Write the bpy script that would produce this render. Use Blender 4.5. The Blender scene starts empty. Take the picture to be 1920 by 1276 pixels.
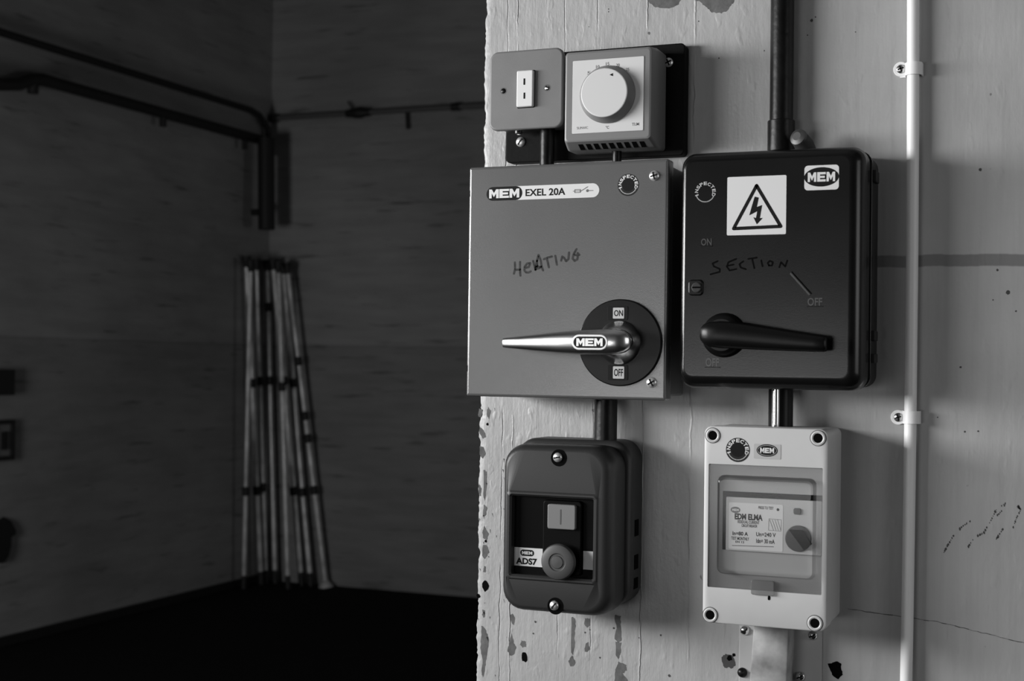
import bpy, bmesh, math, random
from mathutils import Vector, Matrix
random.seed(7)
S = bpy.context.scene
COL = S.collection
PI = math.pi

# ------------------------------------------------------------------ camera, light, exposure
FPX = 2635.67
TH, PT, RO = math.radians(22.2296), math.radians(1.00646), math.radians(0.79577)
CAM = Vector((0.0, -1.48, 1.5))
FWD = Vector((-math.sin(TH)*math.cos(PT), math.cos(TH)*math.cos(PT), math.sin(PT)))
_r = Vector((math.cos(TH), math.sin(TH), 0)); _u = _r.cross(FWD)
RGT = _r*math.cos(RO) + _u*math.sin(RO)
UPV = -_r*math.sin(RO) + _u*math.cos(RO)
cd = bpy.data.cameras.new('camera'); cam = bpy.data.objects.new('camera', cd); COL.objects.link(cam)
cam.matrix_world = Matrix(((RGT.x, UPV.x, -FWD.x, CAM.x), (RGT.y, UPV.y, -FWD.y, CAM.y), (RGT.z, UPV.z, -FWD.z, CAM.z), (0, 0, 0, 1)))
cd.sensor_fit = 'HORIZONTAL'; cd.sensor_width = 36.0; cd.lens = FPX/1920*36
cd.clip_start = 0.05; cd.clip_end = 60
cd.dof.use_dof = True; cd.dof.focus_distance = 1.54; cd.dof.aperture_fstop = 9.5
S.camera = cam

S.view_settings.view_transform = 'Standard'; S.view_settings.look = 'None'
S.view_settings.gamma = 1.0; S.view_settings.use_curve_mapping = False
S.view_settings.exposure = 0.0

W = bpy.data.worlds.new('world'); S.world = W; W.use_nodes = True
W.node_tree.nodes['Background'].inputs[0].default_value = (1, 1, 1, 1)
W.node_tree.nodes['Background'].inputs[1].default_value = 0.02

def area(name, loc, target, sx, sy, power):
    l = bpy.data.lights.new(name, 'AREA'); l.shape = 'RECTANGLE'; l.size = sx; l.size_y = sy; l.energy = power
    o = bpy.data.objects.new(name, l); COL.objects.link(o); o.location = loc
    o.rotation_euler = (Vector(target)-Vector(loc)).to_track_quat('-Z', 'Y').to_euler()
    return o
# daylight through the high side window of the near room (left of the camera)
WIN1 = dict(y0=-2.45, y1=-0.45, z0=1.58, z1=2.04)
area('window_daylight_side', (-2.43, -1.45, 1.81), (0, -1.45, 1.81), 2.0, 0.46, 119)
# dimmer daylight through the window of the near room behind the camera
area('window_daylight_rear', (-1.45, -4.78, 1.12), (-1.45, 0, 1.12), 1.6, 0.6, 20)
# faint added fill light at the right-hand end of the near room
area('fill_light_right', (1.58, -1.0, 1.75), (-0.2, -0.3, 1.6), 0.9, 0.8, 5.5)
# weak fill lights added for the far room, set in unseen wall openings
area('fill_light_far', (-4.0, 0.42, 1.15), (-4.3, 5, 1.05), 0.8, 1.0, 35.0)
area('fill_light_far_side', (1.58, 5.6, 1.3), (-5.2, 5.8, 1.2), 0.9, 1.2, 10.0)

# ------------------------------------------------------------------ helpers
def ray(x, y):
    return FWD + RGT*((x-960)/FPX) - UPV*((y-638)/FPX)
def at(x, y, d=0.0):
    """point of the panel wall seen at photo pixel (x, y), d mm in front of the wall -> (u, v) mm"""
    r = ray(x, y); t = (-d/1000-CAM.y)/r.y; p = CAM+r*t
    return (p.x*1000, p.z*1000)
def rect(x0, x1, y0, y1, d):
    xm, ym = (x0+x1)/2, (y0+y1)/2
    return at(x0, ym, d)[0], at(x1, ym, d)[0], at(xm, y1, d)[1], at(xm, y0, d)[1]
def on_x(x, y, X):
    r = ray(x, y); t = (X-CAM.x)/r.x; p = CAM+r*t
    return (p.x, p.y, p.z)
def on_y(x, y, Y):
    r = ray(x, y); t = (Y-CAM.y)/r.y; p = CAM+r*t
    return (p.x, p.y, p.z)
def on_floor(x, y):
    r = ray(x, y); t = -CAM.z/r.z; p = CAM+r*t
    return (p.x, p.y, 0.0)
def W2(p):  # world metres -> builder (u, v, d) mm
    return (p[0]*1000, p[2]*1000, -p[1]*1000)

def circ(u, v, r, n=28, ry=None, a0=0.0):
    ry = r if ry is None else ry
    return [(u+r*math.cos(a0+2*PI*k/n), v+ry*math.sin(a0+2*PI*k/n)) for k in range(n)]
def rrect(u0, u1, v0, v1, r, n=6):
    r = max(0.01, min(r, (u1-u0)/2-0.001, (v1-v0)/2-0.001)); o = []
    for cx, cy, a in ((u1-r, v1-r, 0), (u0+r, v1-r, PI/2), (u0+r, v0+r, PI), (u1-r, v0+r, 1.5*PI)):
        for k in range(n+1):
            b = a+PI/2*k/n; o.append((cx+r*math.cos(b), cy+r*math.sin(b)))
    return o

class MB:
    def __init__(self):
        self.v = []; self.f = []; self.mi = []; self.mats = []
    def m(self, mat):
        if mat not in self.mats: self.mats.append(mat)
        return self.mats.index(mat)
    def faces(self, vs, fs, mat):
        b = len(self.v); self.v += [tuple(p) for p in vs]; i = self.m(mat)
        for f in fs: self.f.append([b+k for k in f]); self.mi.append(i)
    def loft(self, rings, mat, cap0=False, cap1=True):
        n = len(rings[0])
        def inner(r):
            c = [sum(p[k] for p in r)/n for k in range(3)]
            return [tuple(p[k]+(c[k]-p[k])*0.004 for k in range(3)) for p in r]
        if n > 8:      # a hair-wide flat margin keeps a cap's shading flat beside a rounded edge
            if cap0: rings = [inner(rings[0])]+list(rings)
            if cap1: rings = list(rings)+[inner(rings[-1])]
        vs = [p for r in rings for p in r]; fs = []
        for a in range(len(rings)-1):
            for k in range(n):
                k2 = (k+1) % n
                fs.append([a*n+k, a*n+k2, (a+1)*n+k2, (a+1)*n+k])
        if cap0: fs.append(list(range(n))[::-1])
        if cap1: fs.append([(len(rings)-1)*n+k for k in range(n)])
        self.faces(vs, fs, mat); return self
    def rr(self, u0, u1, v0, v1, r, d): return [(a, b, d) for a, b in rrect(u0, u1, v0, v1, r)]
    def rbox(self, u0, u1, v0, v1, d0, d1, r, e, mat, steps=4, cap0=True):
        e = min(e, (d1-d0)*0.99)
        rings = [self.rr(u0, u1, v0, v1, r, d0)]
        for k in range(steps+1):
            a = PI/2*k/steps if e > 0 else 0
            i = e*(1-math.cos(a)); d = d1-e+e*math.sin(a)
            rings.append(self.rr(u0+i, u1-i, v0+i, v1-i, max(r-i, 0.3), d))
            if e == 0: break
        return self.loft(rings, mat, cap0, True)
    def lathe(self, u, v, prof, mat, n=28, sy=1.0, cap=True):
        rings = [[(a, b, d) for a, b in circ(u, v, max(r, 0.01), n, max(r, 0.01)*sy)] for r, d in prof]
        return self.loft(rings, mat, True, cap)
    def tube(self, pts, r, mat, n=14, cap=True):
        pts = [Vector(p) for p in pts]; rs = r if isinstance(r, (list, tuple)) else [r]*len(pts)
        rings = []; ref = None
        for i, p in enumerate(pts):
            a = pts[max(i-1, 0)]; b = pts[min(i+1, len(pts)-1)]
            t = (b-a).normalized()
            if ref is None:
                ref = Vector((0, 0, 1)) if abs(t.z) < 0.9 else Vector((1, 0, 0))
            s = t.cross(ref).normalized(); w = s.cross(t).normalized(); ref = w
            rings.append([p+(s*math.cos(2*PI*k/n)+w*math.sin(2*PI*k/n))*rs[i] for k in range(n)])
        return self.loft(rings, mat, cap, cap)
    def poly(self, pts, d, mat):
        self.faces([(a, b, d) for a, b in pts], [list(range(len(pts)))], mat); return self
    def prism(self, pts, d0, d1, mat):
        return self.loft([[(a, b, d0) for a, b in pts], [(a, b, d1) for a, b in pts]], mat, True, True)
    def box(self, u0, u1, v0, v1, d0, d1, mat): return self.prism([(u0, v0), (u1, v0), (u1, v1), (u0, v1)], d0, d1, mat)
    def ribbon(self, pts, w, d, mat, closed=False):
        ps = list(pts)+([pts[0]] if closed else [])
        for (a, b), (c, e) in zip(ps, ps[1:]):
            L = math.hypot(c-a, e-b) or 1e-6; nx, ny = -(e-b)/L*w/2, (c-a)/L*w/2
            self.poly([(a+nx, b+ny), (a-nx, b-ny), (c-nx, e-ny), (c+nx, e+ny)], d, mat)
        for k, (a, b) in enumerate(ps): self.poly(circ(a, b, w/2, 8), d+0.005, mat)
        return self
    def text(self, s, u0, u1, v0, v1, d, mat, bold=0.0, rot=0.0, shear=0.0):
        vs, fs = text_mesh(s, bold, shear)
        xs = [p[0] for p in vs]; ys = [p[1] for p in vs]
        x0, x1, y0, y1 = min(xs), max(xs), min(ys), max(ys)
        cu, cv = (u0+u1)/2, (v0+v1)/2; ca, sa = math.cos(rot), math.sin(rot); o = []
        for x, y in vs:
            a = ((x-x0)/max(x1-x0, 1e-6)-0.5)*(u1-u0); b = ((y-y0)/max(y1-y0, 1e-6)-0.5)*(v1-v0)
            o.append((cu+a*ca-b*sa, cv+a*sa+b*ca, d))
        self.faces(o, fs, mat); return self
    def arc_text(self, s, u, v, r, h, a_from, a_to, d, mat, bold=0.03):
        """letters around a circle, read clockwise from angle a_from to a_to (degrees)"""
        n = len(s); step = (a_to-a_from)/max(n-1, 1); w = abs(math.radians(step))*r*0.82
        for k, c in enumerate(s):
            if c == ' ': continue
            a = math.radians(a_from+step*k); cu, cv = u+r*math.cos(a), v+r*math.sin(a)
            ww = w*0.35 if c == 'I' else w
            self.text(c, cu-ww/2, cu+ww/2, cv-h/2, cv+h/2, d, mat, bold, a-PI/2)
        return self
    def block(self, s, u0, u1, v0, v1, d, mat, gap=0.12):
        """heavy block capitals M and E"""
        n = len(s); wd = (u1-u0)/(n+(n-1)*gap)
        for k, c in enumerate(s):
            a = u0+k*wd*(1+gap)
            if c == 'M': g = [(0, 0), (.27, 0), (.27, .55), (.5, .12), (.73, .55), (.73, 0), (1, 0), (1, 1), (.72, 1), (.5, .58), (.28, 1), (0, 1)]
            else: g = [(0, 0), (1, 0), (1, .24), (.34, .24), (.34, .39), (.9, .39), (.9, .61), (.34, .61), (.34, .76), (1, .76), (1, 1), (0, 1)]
            self.poly([(a+x*wd, v0+y*(v1-v0)) for x, y in g], d, mat)
        return self

_tc = {}
def text_mesh(s, bold, shear):
    key = (s, bold, shear)
    if key not in _tc:
        c = bpy.data.curves.new('txt', 'FONT'); c.body = s; c.size = 1; c.offset = bold; c.shear = shear; c.resolution_u = 3
        o = bpy.data.objects.new('txt', c); me = bpy.data.meshes.new_from_object(o)
        _tc[key] = ([(v.co.x, v.co.y) for v in me.vertices], [list(p.vertices) for p in me.polygons])
        bpy.data.objects.remove(o); bpy.data.curves.remove(c); bpy.data.meshes.remove(me)
    return _tc[key]

def build(name, mb, parent=None, loc=None, angle=32, flat=False):
    """link one mesh object; loc (metres) is its own origin when top-level; parts share the origin of their thing"""
    root = parent
    if parent is not None:
        while root.parent is not None: root = root.parent
        base = Vector(root.location)
    else: base = Vector(loc or (0, 0, 0))
    me = bpy.data.meshes.new(name)
    me.from_pydata([Vector((a/1000, -c/1000, b/1000))-base for a, b, c in mb.v], [], mb.f)
    for m in mb.mats: me.materials.append(m)
    me.polygons.foreach_set('material_index', mb.mi)
    bm = bmesh.new(); bm.from_mesh(me)
    bmesh.ops.recalc_face_normals(bm, faces=bm.faces[:]); bm.to_mesh(me); bm.free()
    if not flat:
        me.polygons.foreach_set('use_smooth', [True]*len(me.polygons))
        me.set_sharp_from_angle(angle=math.radians(angle))
    me.update()
    o = bpy.data.objects.new(name, me); COL.objects.link(o)
    if parent is None: o.location = base
    else: o.parent = parent
    return o
def tag(o, label, cat, group=None):
    o['label'] = label; o['category'] = cat
    if group: o['group'] = group
    return o
def thing(name, label, cat, loc, group=None):
    o = bpy.data.objects.new(name, None); COL.objects.link(o); o.location = loc; o.empty_display_size = 0.02
    return tag(o, label, cat, group)
def struct(o): o['kind'] = 'structure'; return o

# ------------------------------------------------------------------ materials
def mat(name, g, rough=0.5, metal=0.0, spec=0.5, bump=0.0, scale=300.0, var=0.0, coat=0.0, vscale=None, stretch=(1, 1, 1)):
    m = bpy.data.materials.new(name); m.use_nodes = True; nt = m.node_tree; b = nt.nodes['Principled BSDF']
    b.inputs['Base Color'].default_value = (g, g, g, 1); b.inputs['Roughness'].default_value = rough
    b.inputs['Metallic'].default_value = metal; b.inputs['Specular IOR Level'].default_value = spec
    b.inputs['Coat Weight'].default_value = coat; b.inputs['Coat Roughness'].default_value = max(rough, 0.30)
    if bump or var:
        tc = nt.nodes.new('ShaderNodeTexCoord'); mp = nt.nodes.new('ShaderNodeMapping'); mp.inputs['Scale'].default_value = stretch
        nt.links.new(tc.outputs['Object'], mp.inputs[0])
        if bump:
            n = nt.nodes.new('ShaderNodeTexNoise'); n.inputs['Scale'].default_value = scale; n.inputs['Detail'].default_value = 3
            nt.links.new(mp.outputs[0], n.inputs['Vector'])
            bp = nt.nodes.new('ShaderNodeBump'); bp.inputs['Strength'].default_value = bump; bp.inputs['Distance'].default_value = 0.001
            nt.links.new(n.outputs[0], bp.inputs['Height']); nt.links.new(bp.outputs[0], b.inputs['Normal'])
        if var:
            n2 = nt.nodes.new('ShaderNodeTexNoise'); n2.inputs['Scale'].default_value = vscale or scale*0.1; n2.inputs['Detail'].default_value = 5
            nt.links.new(mp.outputs[0], n2.inputs['Vector'])
            r = nt.nodes.new('ShaderNodeMapRange'); r.inputs[1].default_value = 0.3; r.inputs[2].default_value = 0.7
            r.inputs[3].default_value = g*(1-var); r.inputs[4].default_value = g*(1+var)
            nt.links.new(n2.outputs[0], r.inputs[0]); nt.links.new(r.outputs[0], b.inputs['Base Color'])
    return m

GREY = mat('grey_enamel', 0.10, 0.24, spec=1.0, bump=0.06, scale=900, var=0.04, vscale=18)
GREY_BODY = mat('dark_grey_enamel', 0.10, 0.45, bump=0.05, scale=900)
HAMMER = mat('grey_painted_metal', 0.145, 0.5, bump=0.1, scale=1200, var=0.05, vscale=40)
BLACKBOX = mat('black_enamel', 0.005, 0.23, spec=0.38, bump=0.03, scale=700, var=0.25, vscale=14)
GLINT = mat('enamel_glint', 0.045, 0.3)  # paler copy of the black enamel, painting in glints on raised edges
BLACK = mat('black_gloss', 0.004, 0.34, spec=0.22, bump=0.03, scale=400)
BLACKM = mat('black_matt', 0.012, 0.7, bump=0.15, scale=300, var=0.3, vscale=30)
BOARD = mat('black_board', 0.003, 0.6, spec=0.1, bump=0.15, scale=200, var=0.4, vscale=30)
PIPE = mat('black_pipe', 0.004, 0.36, spec=0.22, bump=0.25, scale=160, var=0.5, vscale=60)
CHROME = mat('chrome', 0.75, 0.16, metal=1.0)
LEVER = mat('satin_chrome', 0.72, 0.24, metal=1.0)
RIM = mat('badge_rim', 0.75, 0.4, metal=0.5)
PLATED = mat('plated_screw', 0.70, 0.35, metal=0.75)
STEEL = mat('steel', 0.55, 0.3, metal=1.0)
HOUSE = mat('thermostat_grey_plastic', 0.16, 0.45, bump=0.03, scale=900)
DIAL = mat('dial_white', 0.57, 0.5)
KNOB = mat('knob_plastic', 0.56, 0.5)
KNOBSIDE = mat('knob_rim_grey', 0.16, 0.4)
WHITE = mat('label_white', 0.65, 0.45)
INK = mat('label_black', 0.008, 0.6, spec=0.12)
GREYINK = mat('label_grey', 0.14, 0.6, spec=0.2)
MARKER = mat('marker_ink', 0.036, 0.7, spec=0.2, var=0.4, vscale=300)
MARKER2 = mat('marker_ink_black', 0.003, 0.9, spec=0.05)
STARTER = mat('starter_grey_plastic', 0.026, 0.42, spec=0.3, bump=0.05, scale=600)
BUTTON = mat('button_grey', 0.15, 0.45)
STOPB = mat('stop_button', 0.045, 0.5)
ELCB = mat('pale_plastic', 0.53, 0.45, bump=0.02, scale=500, var=0.03, vscale=30)
ELCBIN = mat('inner_panel_grey', 0.36, 0.5)
DEVICE = mat('breaker_grey', 0.46, 0.5)
TOGGLE = mat('toggle_grey', 0.075, 0.5, spec=0.2)
CABLE = mat('white_plastic', 0.82, 0.42)
TRUNK = mat('stained_white_plastic', 0.32, 0.5, var=0.5, vscale=34)
BRACKET = mat('pale_painted_plate', 0.40, 0.4, var=0.06, vscale=30)
BRASS = mat('dull_brass', 0.05, 0.45, metal=0.3)
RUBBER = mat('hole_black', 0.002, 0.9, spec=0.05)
PANEL = mat('black_panel', 0.002, 0.45, spec=0.06)
CHIP = mat('bare_plaster', 0.10, 0.8, bump=0.3, scale=300, var=0.3, vscale=90)
CHIPD = mat('dark_chip', 0.05, 0.8)
POLE = mat('dull_aluminium', 0.58, 0.42, metal=0.4, var=0.35, vscale=9)
FARPIPE = mat('black_painted_pipe', 0.008, 0.6)
GALV = mat('painted_over_pipe', 0.10, 0.5)
FARBOX = mat('far_box_black', 0.008, 0.5)
FARGREY = mat('far_plate_grey', 0.16, 0.5)

def clear(name, tint, gloss, diff=0.0):
    m = bpy.data.materials.new(name); m.use_nodes = True; nt = m.node_tree; nt.nodes.clear()
    out = nt.nodes.new('ShaderNodeOutputMaterial'); tr = nt.nodes.new('ShaderNodeBsdfTransparent'); tr.inputs[0].default_value = (tint, tint, tint, 1)
    gl = nt.nodes.new('ShaderNodeBsdfGlossy'); gl.inputs['Roughness'].default_value = 0.12; gl.inputs[0].default_value = (1, 1, 1, 1)
    df = nt.nodes.new('ShaderNodeBsdfDiffuse'); df.inputs[0].default_value = (0.32, 0.32, 0.32, 1)
    fr = nt.nodes.new('ShaderNodeFresnel'); fr.inputs[0].default_value = 1.5
    mu = nt.nodes.new('ShaderNodeMath'); mu.operation = 'MULTIPLY'; mu.inputs[1].default_value = gloss
    m1 = nt.nodes.new('ShaderNodeMixShader'); m1.inputs[0].default_value = diff; m2 = nt.nodes.new('ShaderNodeMixShader')
    L = nt.links.new
    L(fr.outputs[0], mu.inputs[0]); L(mu.outputs[0], m2.inputs[0]); L(tr.outputs[0], m1.inputs[1]); L(df.outputs[0], m1.inputs[2])
    L(m1.outputs[0], m2.inputs[1]); L(gl.outputs[0], m2.inputs[2]); L(m2.outputs[0], out.inputs[0])
    return m
CLEAR = clear('clear_plastic', 0.95, 0.35, 0.01)
EDGE = clear('clear_plastic_edge', 0.50, 0.8, 0.05)  # darker tint paints in the refraction darkness of the pane's side walls
FROST = clear('smoky_plastic', 0.70, 0.4, 0.25)

def node(nt, t, **kw):
    n = nt.nodes.new(t)
    for k, v in kw.items(): setattr(n, k, v)
    return n
def wall_paint():
    """thick uneven white gloss paint: brush ridges, blisters, fine pits and a darker dado stripe"""
    m = bpy.data.materials.new('old_white_paint'); m.use_nodes = True; nt = m.node_tree; L = nt.links.new; b = nt.nodes['Principled BSDF']
    geo = node(nt, 'ShaderNodeNewGeometry'); sep = node(nt, 'ShaderNodeSeparateXYZ'); L(geo.outputs['Position'], sep.inputs[0])
    def M(op, a, c=None, clamp=False):
        n = node(nt, 'ShaderNodeMath', operation=op, use_clamp=clamp)
        for i, x in enumerate((a, c)):
            if x is None: continue
            if isinstance(x, (int, float)): n.inputs[i].default_value = x
            else: L(x, n.inputs[i])
        return n.outputs[0]
    def noise(scale, st=(1, 1, 1), det=4, rough=0.55):
        mp = node(nt, 'ShaderNodeMapping'); mp.inputs['Scale'].default_value = st; L(geo.outputs['Position'], mp.inputs[0])
        n = node(nt, 'ShaderNodeTexNoise'); n.inputs['Scale'].default_value = scale; n.inputs['Detail'].default_value = det; n.inputs['Roughness'].default_value = rough
        L(mp.outputs[0], n.inputs['Vector']); return n.outputs[0]
    def mr(x, a, c, o0=0.0, o1=1.0):
        n = node(nt, 'ShaderNodeMapRange'); L(x, n.inputs[0])
        for i, q in enumerate((a, c, o0, o1)): n.inputs[i+1].default_value = q
        return n.outputs[0]
    brush = noise(60, (6, 1, 0.35)); lump = noise(9, (1.6, 1, 0.8), 3); fine = noise(260)
    blob = noise(55, (1.4, 1, 0.7), 2)
    h = M('ADD', M('MULTIPLY', brush, 0.16), M('MULTIPLY', lump, 1.6)); h = M('ADD', h, M('MULTIPLY', fine, 0.12))
    h = M('ADD', h, M('MULTIPLY', mr(blob, 0.60, 0.80), 0.36))
    h = M('ADD', h, M('MULTIPLY', noise(110, (1.2, 1, 0.55), 3), 0.4))
    # old board joints and paint runs: thin wavy vertical ridges
    wob = M('MULTIPLY', M('SUBTRACT', noise(30, (0.1, 1, 1), 4), 0.5), 0.007)
    X = M('ADD', sep.outputs[0], wob)
    brk = mr(noise(16, (0.6, 1, 1.0), 3), 0.40, 0.62, 0.0, 1.0)
    for x0, w, a in ((-0.603, 0.0010, 1.0), (-0.615, 0.0010, -0.8), (-0.545, 0.0010, -0.6), (-0.506, 0.0010, -0.5), (-0.449, 0.0012, 0.9), (-0.395, 0.0016, 0.7)):
        dx = M('DIVIDE', M('ABSOLUTE', M('SUBTRACT', X, x0)), w)
        h = M('ADD', h, M('MULTIPLY', M('MULTIPLY', M('SUBTRACT', 1.0, dx, True), brk), a*0.9))
    # smooth towards the right, rougher near the exposed edge
    st = mr(sep.outputs[0], -0.50, -0.20, 1.0, 0.35)
    bp = node(nt, 'ShaderNodeBump'); bp.inputs['Distance'].default_value = 0.0016; L(h, bp.inputs['Height']); L(st, bp.inputs['Strength'])
    L(bp.outputs[0], b.inputs['Normal'])
    # colour: patchy white, stripe, pits
    base = mr(noise(7, (1, 1, 1), 5), 0.3, 0.7, 0.33, 0.395)
    pit = mr(noise(70, (1, 1, 0.8), 1), 0.765, 0.79, 1.0, 0.25)
    streak = mr(noise(40, (3, 1, 0.15), 4), 0.30, 0.55, 0.93, 1.0)
    col = M('MULTIPLY', M('MULTIPLY', base, pit), streak)
    zz = M('ADD', sep.outputs[2], M('MULTIPLY', M('SUBTRACT', noise(25, (1, 1, 0.1), 3), 0.5), 0.006))
    band = M('MULTIPLY', mr(zz, 1.6050, 1.6065), mr(zz, 1.6170, 1.6185, 1.0, 0.0))
    col = M('MULTIPLY', col, M('SUBTRACT', 1.0, M('MULTIPLY', band, 0.52)))
    L(col, b.inputs['Base Color']); b.inputs['Roughness'].default_value = 0.42; b.inputs['Specular IOR Level'].default_value = 0.4
    return m
PAINT = wall_paint()
def far_paint(name, lo, hi):
    """painted brick: faint broken courses, dark smears, lighter above a thin dado line"""
    m = bpy.data.materials.new(name); m.use_nodes = True; nt = m.node_tree; L = nt.links.new; b = nt.nodes['Principled BSDF']
    geo = node(nt, 'ShaderNodeNewGeometry'); sep = node(nt, 'ShaderNodeSeparateXYZ'); L(geo.outputs['Position'], sep.inputs[0])
    def noise(scale, st, det=4):
        mp = node(nt, 'ShaderNodeMapping'); mp.inputs['Scale'].default_value = st; L(geo.outputs['Position'], mp.inputs[0])
        n = node(nt, 'ShaderNodeTexNoise'); n.inputs['Scale'].default_value = scale; n.inputs['Detail'].default_value = det
        L(mp.outputs[0], n.inputs['Vector']); return n.outputs[0]
    def mr(x, a, c, o0, o1):
        n = node(nt, 'ShaderNodeMapRange'); L(x, n.inputs[0])
        for i, q in enumerate((a, c, o0, o1)): n.inputs[i+1].default_value = q
        return n.outputs[0]
    def mul(x, y):
        n = node(nt, 'ShaderNodeMath', operation='MULTIPLY'); L(x, n.inputs[0]); L(y, n.inputs[1]); return n.outputs[0]
    smear = mr(noise(2.2, (1.3, 1.3, 13), 6), 0.61, 0.74, 1.0, 0.5)
    patch = mr(noise(1.1, (1, 1, 1), 5), 0.3, 0.7, 0.85, 1.12)
    course = mr(noise(2.2, (1, 1, 7), 4), 0.35, 0.65, 0.88, 1.05)
    base = mr(sep.outputs[2], 1.605, 1.62, lo, hi)
    ln = mr(noise(0.01, (1, 1, 1)), 0, 1, 0, 1)
    a1 = mr(sep.outputs[2], 1.600, 1.606, 1.0, 0.85); a2 = mr(sep.outputs[2], 1.616, 1.622, 0.85, 1.0)
    mx = node(nt, 'ShaderNodeMath', operation='MAXIMUM'); L(a1, mx.inputs[0]); L(a2, mx.inputs[1])
    L(mul(mul(mul(base, smear), mul(patch, course)), mx.outputs[0]), b.inputs['Base Color'])
    b.inputs['Roughness'].default_value = 0.75; b.inputs['Specular IOR Level'].default_value = 0.2
    bp = node(nt, 'ShaderNodeBump'); bp.inputs['Strength'].default_value = 0.4; bp.inputs['Distance'].default_value = 0.01
    L(noise(6, (1, 1, 4), 4), bp.inputs['Height']); L(bp.outputs[0], b.inputs['Normal'])
    return m
FARWALL = far_paint('far_room_paint', 0.255, 0.31)
FLOORM = mat('dark_floor', 0.002, 0.9, spec=0.15, bump=0.2, scale=8, var=0.3, vscale=3)
NEARWALL = mat('near_room_paint', 0.04, 0.7, var=0.08, vscale=3)
CEILM = mat('ceiling_paint', 0.25, 0.8, var=0.05, vscale=2)
FRAME = mat('window_frame_paint', 0.5, 0.5)

# ------------------------------------------------------------------ the setting
XL, YB, XR, ZC = -5.23, 6.86, 1.6, 4.4          # far room: left wall, back wall, right wall, ceiling
NX, NY = -2.45, -4.8                             # near room: left wall, rear wall
XE = -0.644                                     # exposed end of the panel wall
def slab(name, x0, x1, y0, y1, z0, z1, m):
    mb = MB(); mb.box(x0*1000, x1*1000, z0*1000, z1*1000, -y1*1000, -y0*1000, m)
    return struct(build(name, mb, flat=True))
slab('floor', XL-0.2, XR+0.2, NY-0.2, YB+0.2, -0.1, 0, FLOORM)
slab('ceiling', XL-0.2, XR+0.2, NY-0.2, YB+0.2, ZC, ZC+0.1, CEILM)
slab('wall_back', XL-0.2, XR+0.2, YB, YB+0.2, 0, ZC, FARWALL)
slab('wall_left', XL-0.2, XL, 0.3, YB, 0, ZC, FARWALL)
slab('baseboard_left', XL, XL+0.02, 0.3, YB, 0, 0.05, FARBOX)
# near-room walls with openings for windows and fill light
def holed(name, axis, c0, c1, a0, a1, h, m):
    """a wall slab with one rectangular opening h = (lo, hi, z0, z1)"""
    mb = MB(); lo, hi, z0, z1 = h
    for p, q, r, s in ((a0, lo, 0, ZC), (hi, a1, 0, ZC), (lo, hi, 0, z0), (lo, hi, z1, ZC)):
        if axis == 'x': mb.box(c0*1000, c1*1000, r*1000, s*1000, -q*1000, -p*1000, m)
        else: mb.box(p*1000, q*1000, r*1000, s*1000, -c1*1000, -c0*1000, m)
    return struct(build(name, mb, flat=True))
holed('wall_near_left', 'x', NX-0.2, NX, NY, 0.0, (WIN1['y0'], WIN1['y1'], WIN1['z0'], WIN1['z1']), NEARWALL)
holed('wall_near_rear', 'y', NY-0.2, NY, NX-0.2, XR+0.2, (-2.25, -0.65, 0.82, 1.42), NEARWALL)
holed('wall_near_right', 'x', XR, XR+0.2, NY, 0.0, (-1.45, -0.55, 1.35, 2.15), NEARWALL)  # opening added for the right-hand fill light
holed('wall_far_right', 'x', XR, XR+0.2, 0.3, YB, (5.15, 6.05, 0.7, 1.9), FARWALL)  # opening added for the far room's side fill
# partition left of the doorway, added to darken the far room, and the lintel
holed('wall_blocker_left', 'y', 0.0, 0.3, XL-0.2, -1.75, (-4.4, -3.6, 0.65, 1.65), NEARWALL)  # its opening is added to hold a far-room fill light
slab('wall_lintel', -1.75, XE, 0.0, 0.3, 2.7, ZC, NEARWALL)

# the panel wall: worn, scalloped exposed corner on the left, flaked paint and drilled holes in its surface
mb = MB(); rings = []; rnd = random.Random(3)
zs = [0.0, 0.6]+[1.0+0.0028*k for k in range(411)]+[2.7, ZC]
j = 0.0
for k, z in enumerate(zs):
    j = 0.7*j+rnd.uniform(-0.8, 0.8); sc = 0.5*math.sin(k*1.25)*math.sin(k*0.11)+0.6*math.sin(k*0.31+1)
    e = (j+sc)*0.75 if 1 < k < len(zs)-2 else 0
    if z < 1.45: e *= 1.25
    x = XE*1000+e; b = 3.2+rnd.uniform(-1, 1)
    rings.append([(x, z*1000, -300), (x, z*1000, -b), (x+b*0.35, z*1000, -b*0.3), (x+b, z*1000, 0), (XE*1000+9, z*1000, 0), (XE*1000+10, z*1000, 0), (XR*1000, z*1000, 0), (XR*1000, z*1000, -300)])
mb.loft(rings, PAINT, True, True)
def chip(pts, m, d=0.12, jit=0.55, sub=4):
    """irregular flake outline through photo points"""
    P = [at(x, y, 0) for x, y in pts]; o = []
    for k, (a, b) in enumerate(P):
        c, e = P[(k+1) % len(P)]
        for s in range(sub):
            t = s/sub; o.append((a+(c-a)*t+rnd.uniform(-jit, jit), b+(e-b)*t+rnd.uniform(-jit, jit)))
    mb.poly(o, d, m)
def hole(x, y, r, m=RUBBER, d=0.2, ry=None):
    u, v = at(x, y, 0); n = 11
    mb.poly([(u+r*rnd.uniform(.75, 1.2)*math.cos(2*PI*k/n), v+(ry or r)*rnd.uniform(.75, 1.2)*math.sin(2*PI*k/n)) for k in range(n)], d, m)
chip([(1190, -60), (1200, -25), (1209, -6), (1216, 4), (1226, 12), (1240, 16), (1260, 15), (1272, 8), (1276, 0), (1280, -30), (1268, -70), (1225, -80)], CHIP)
chip([(1290, -40), (1300, -1), (1311, 2), (1318, 8), (1325, 14), (1335, 23), (1352, 25), (1364, 20), (1370, 10), (1377, 3), (1382, -30), (1360, -65), (1320, -60)], CHIP)
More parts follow.
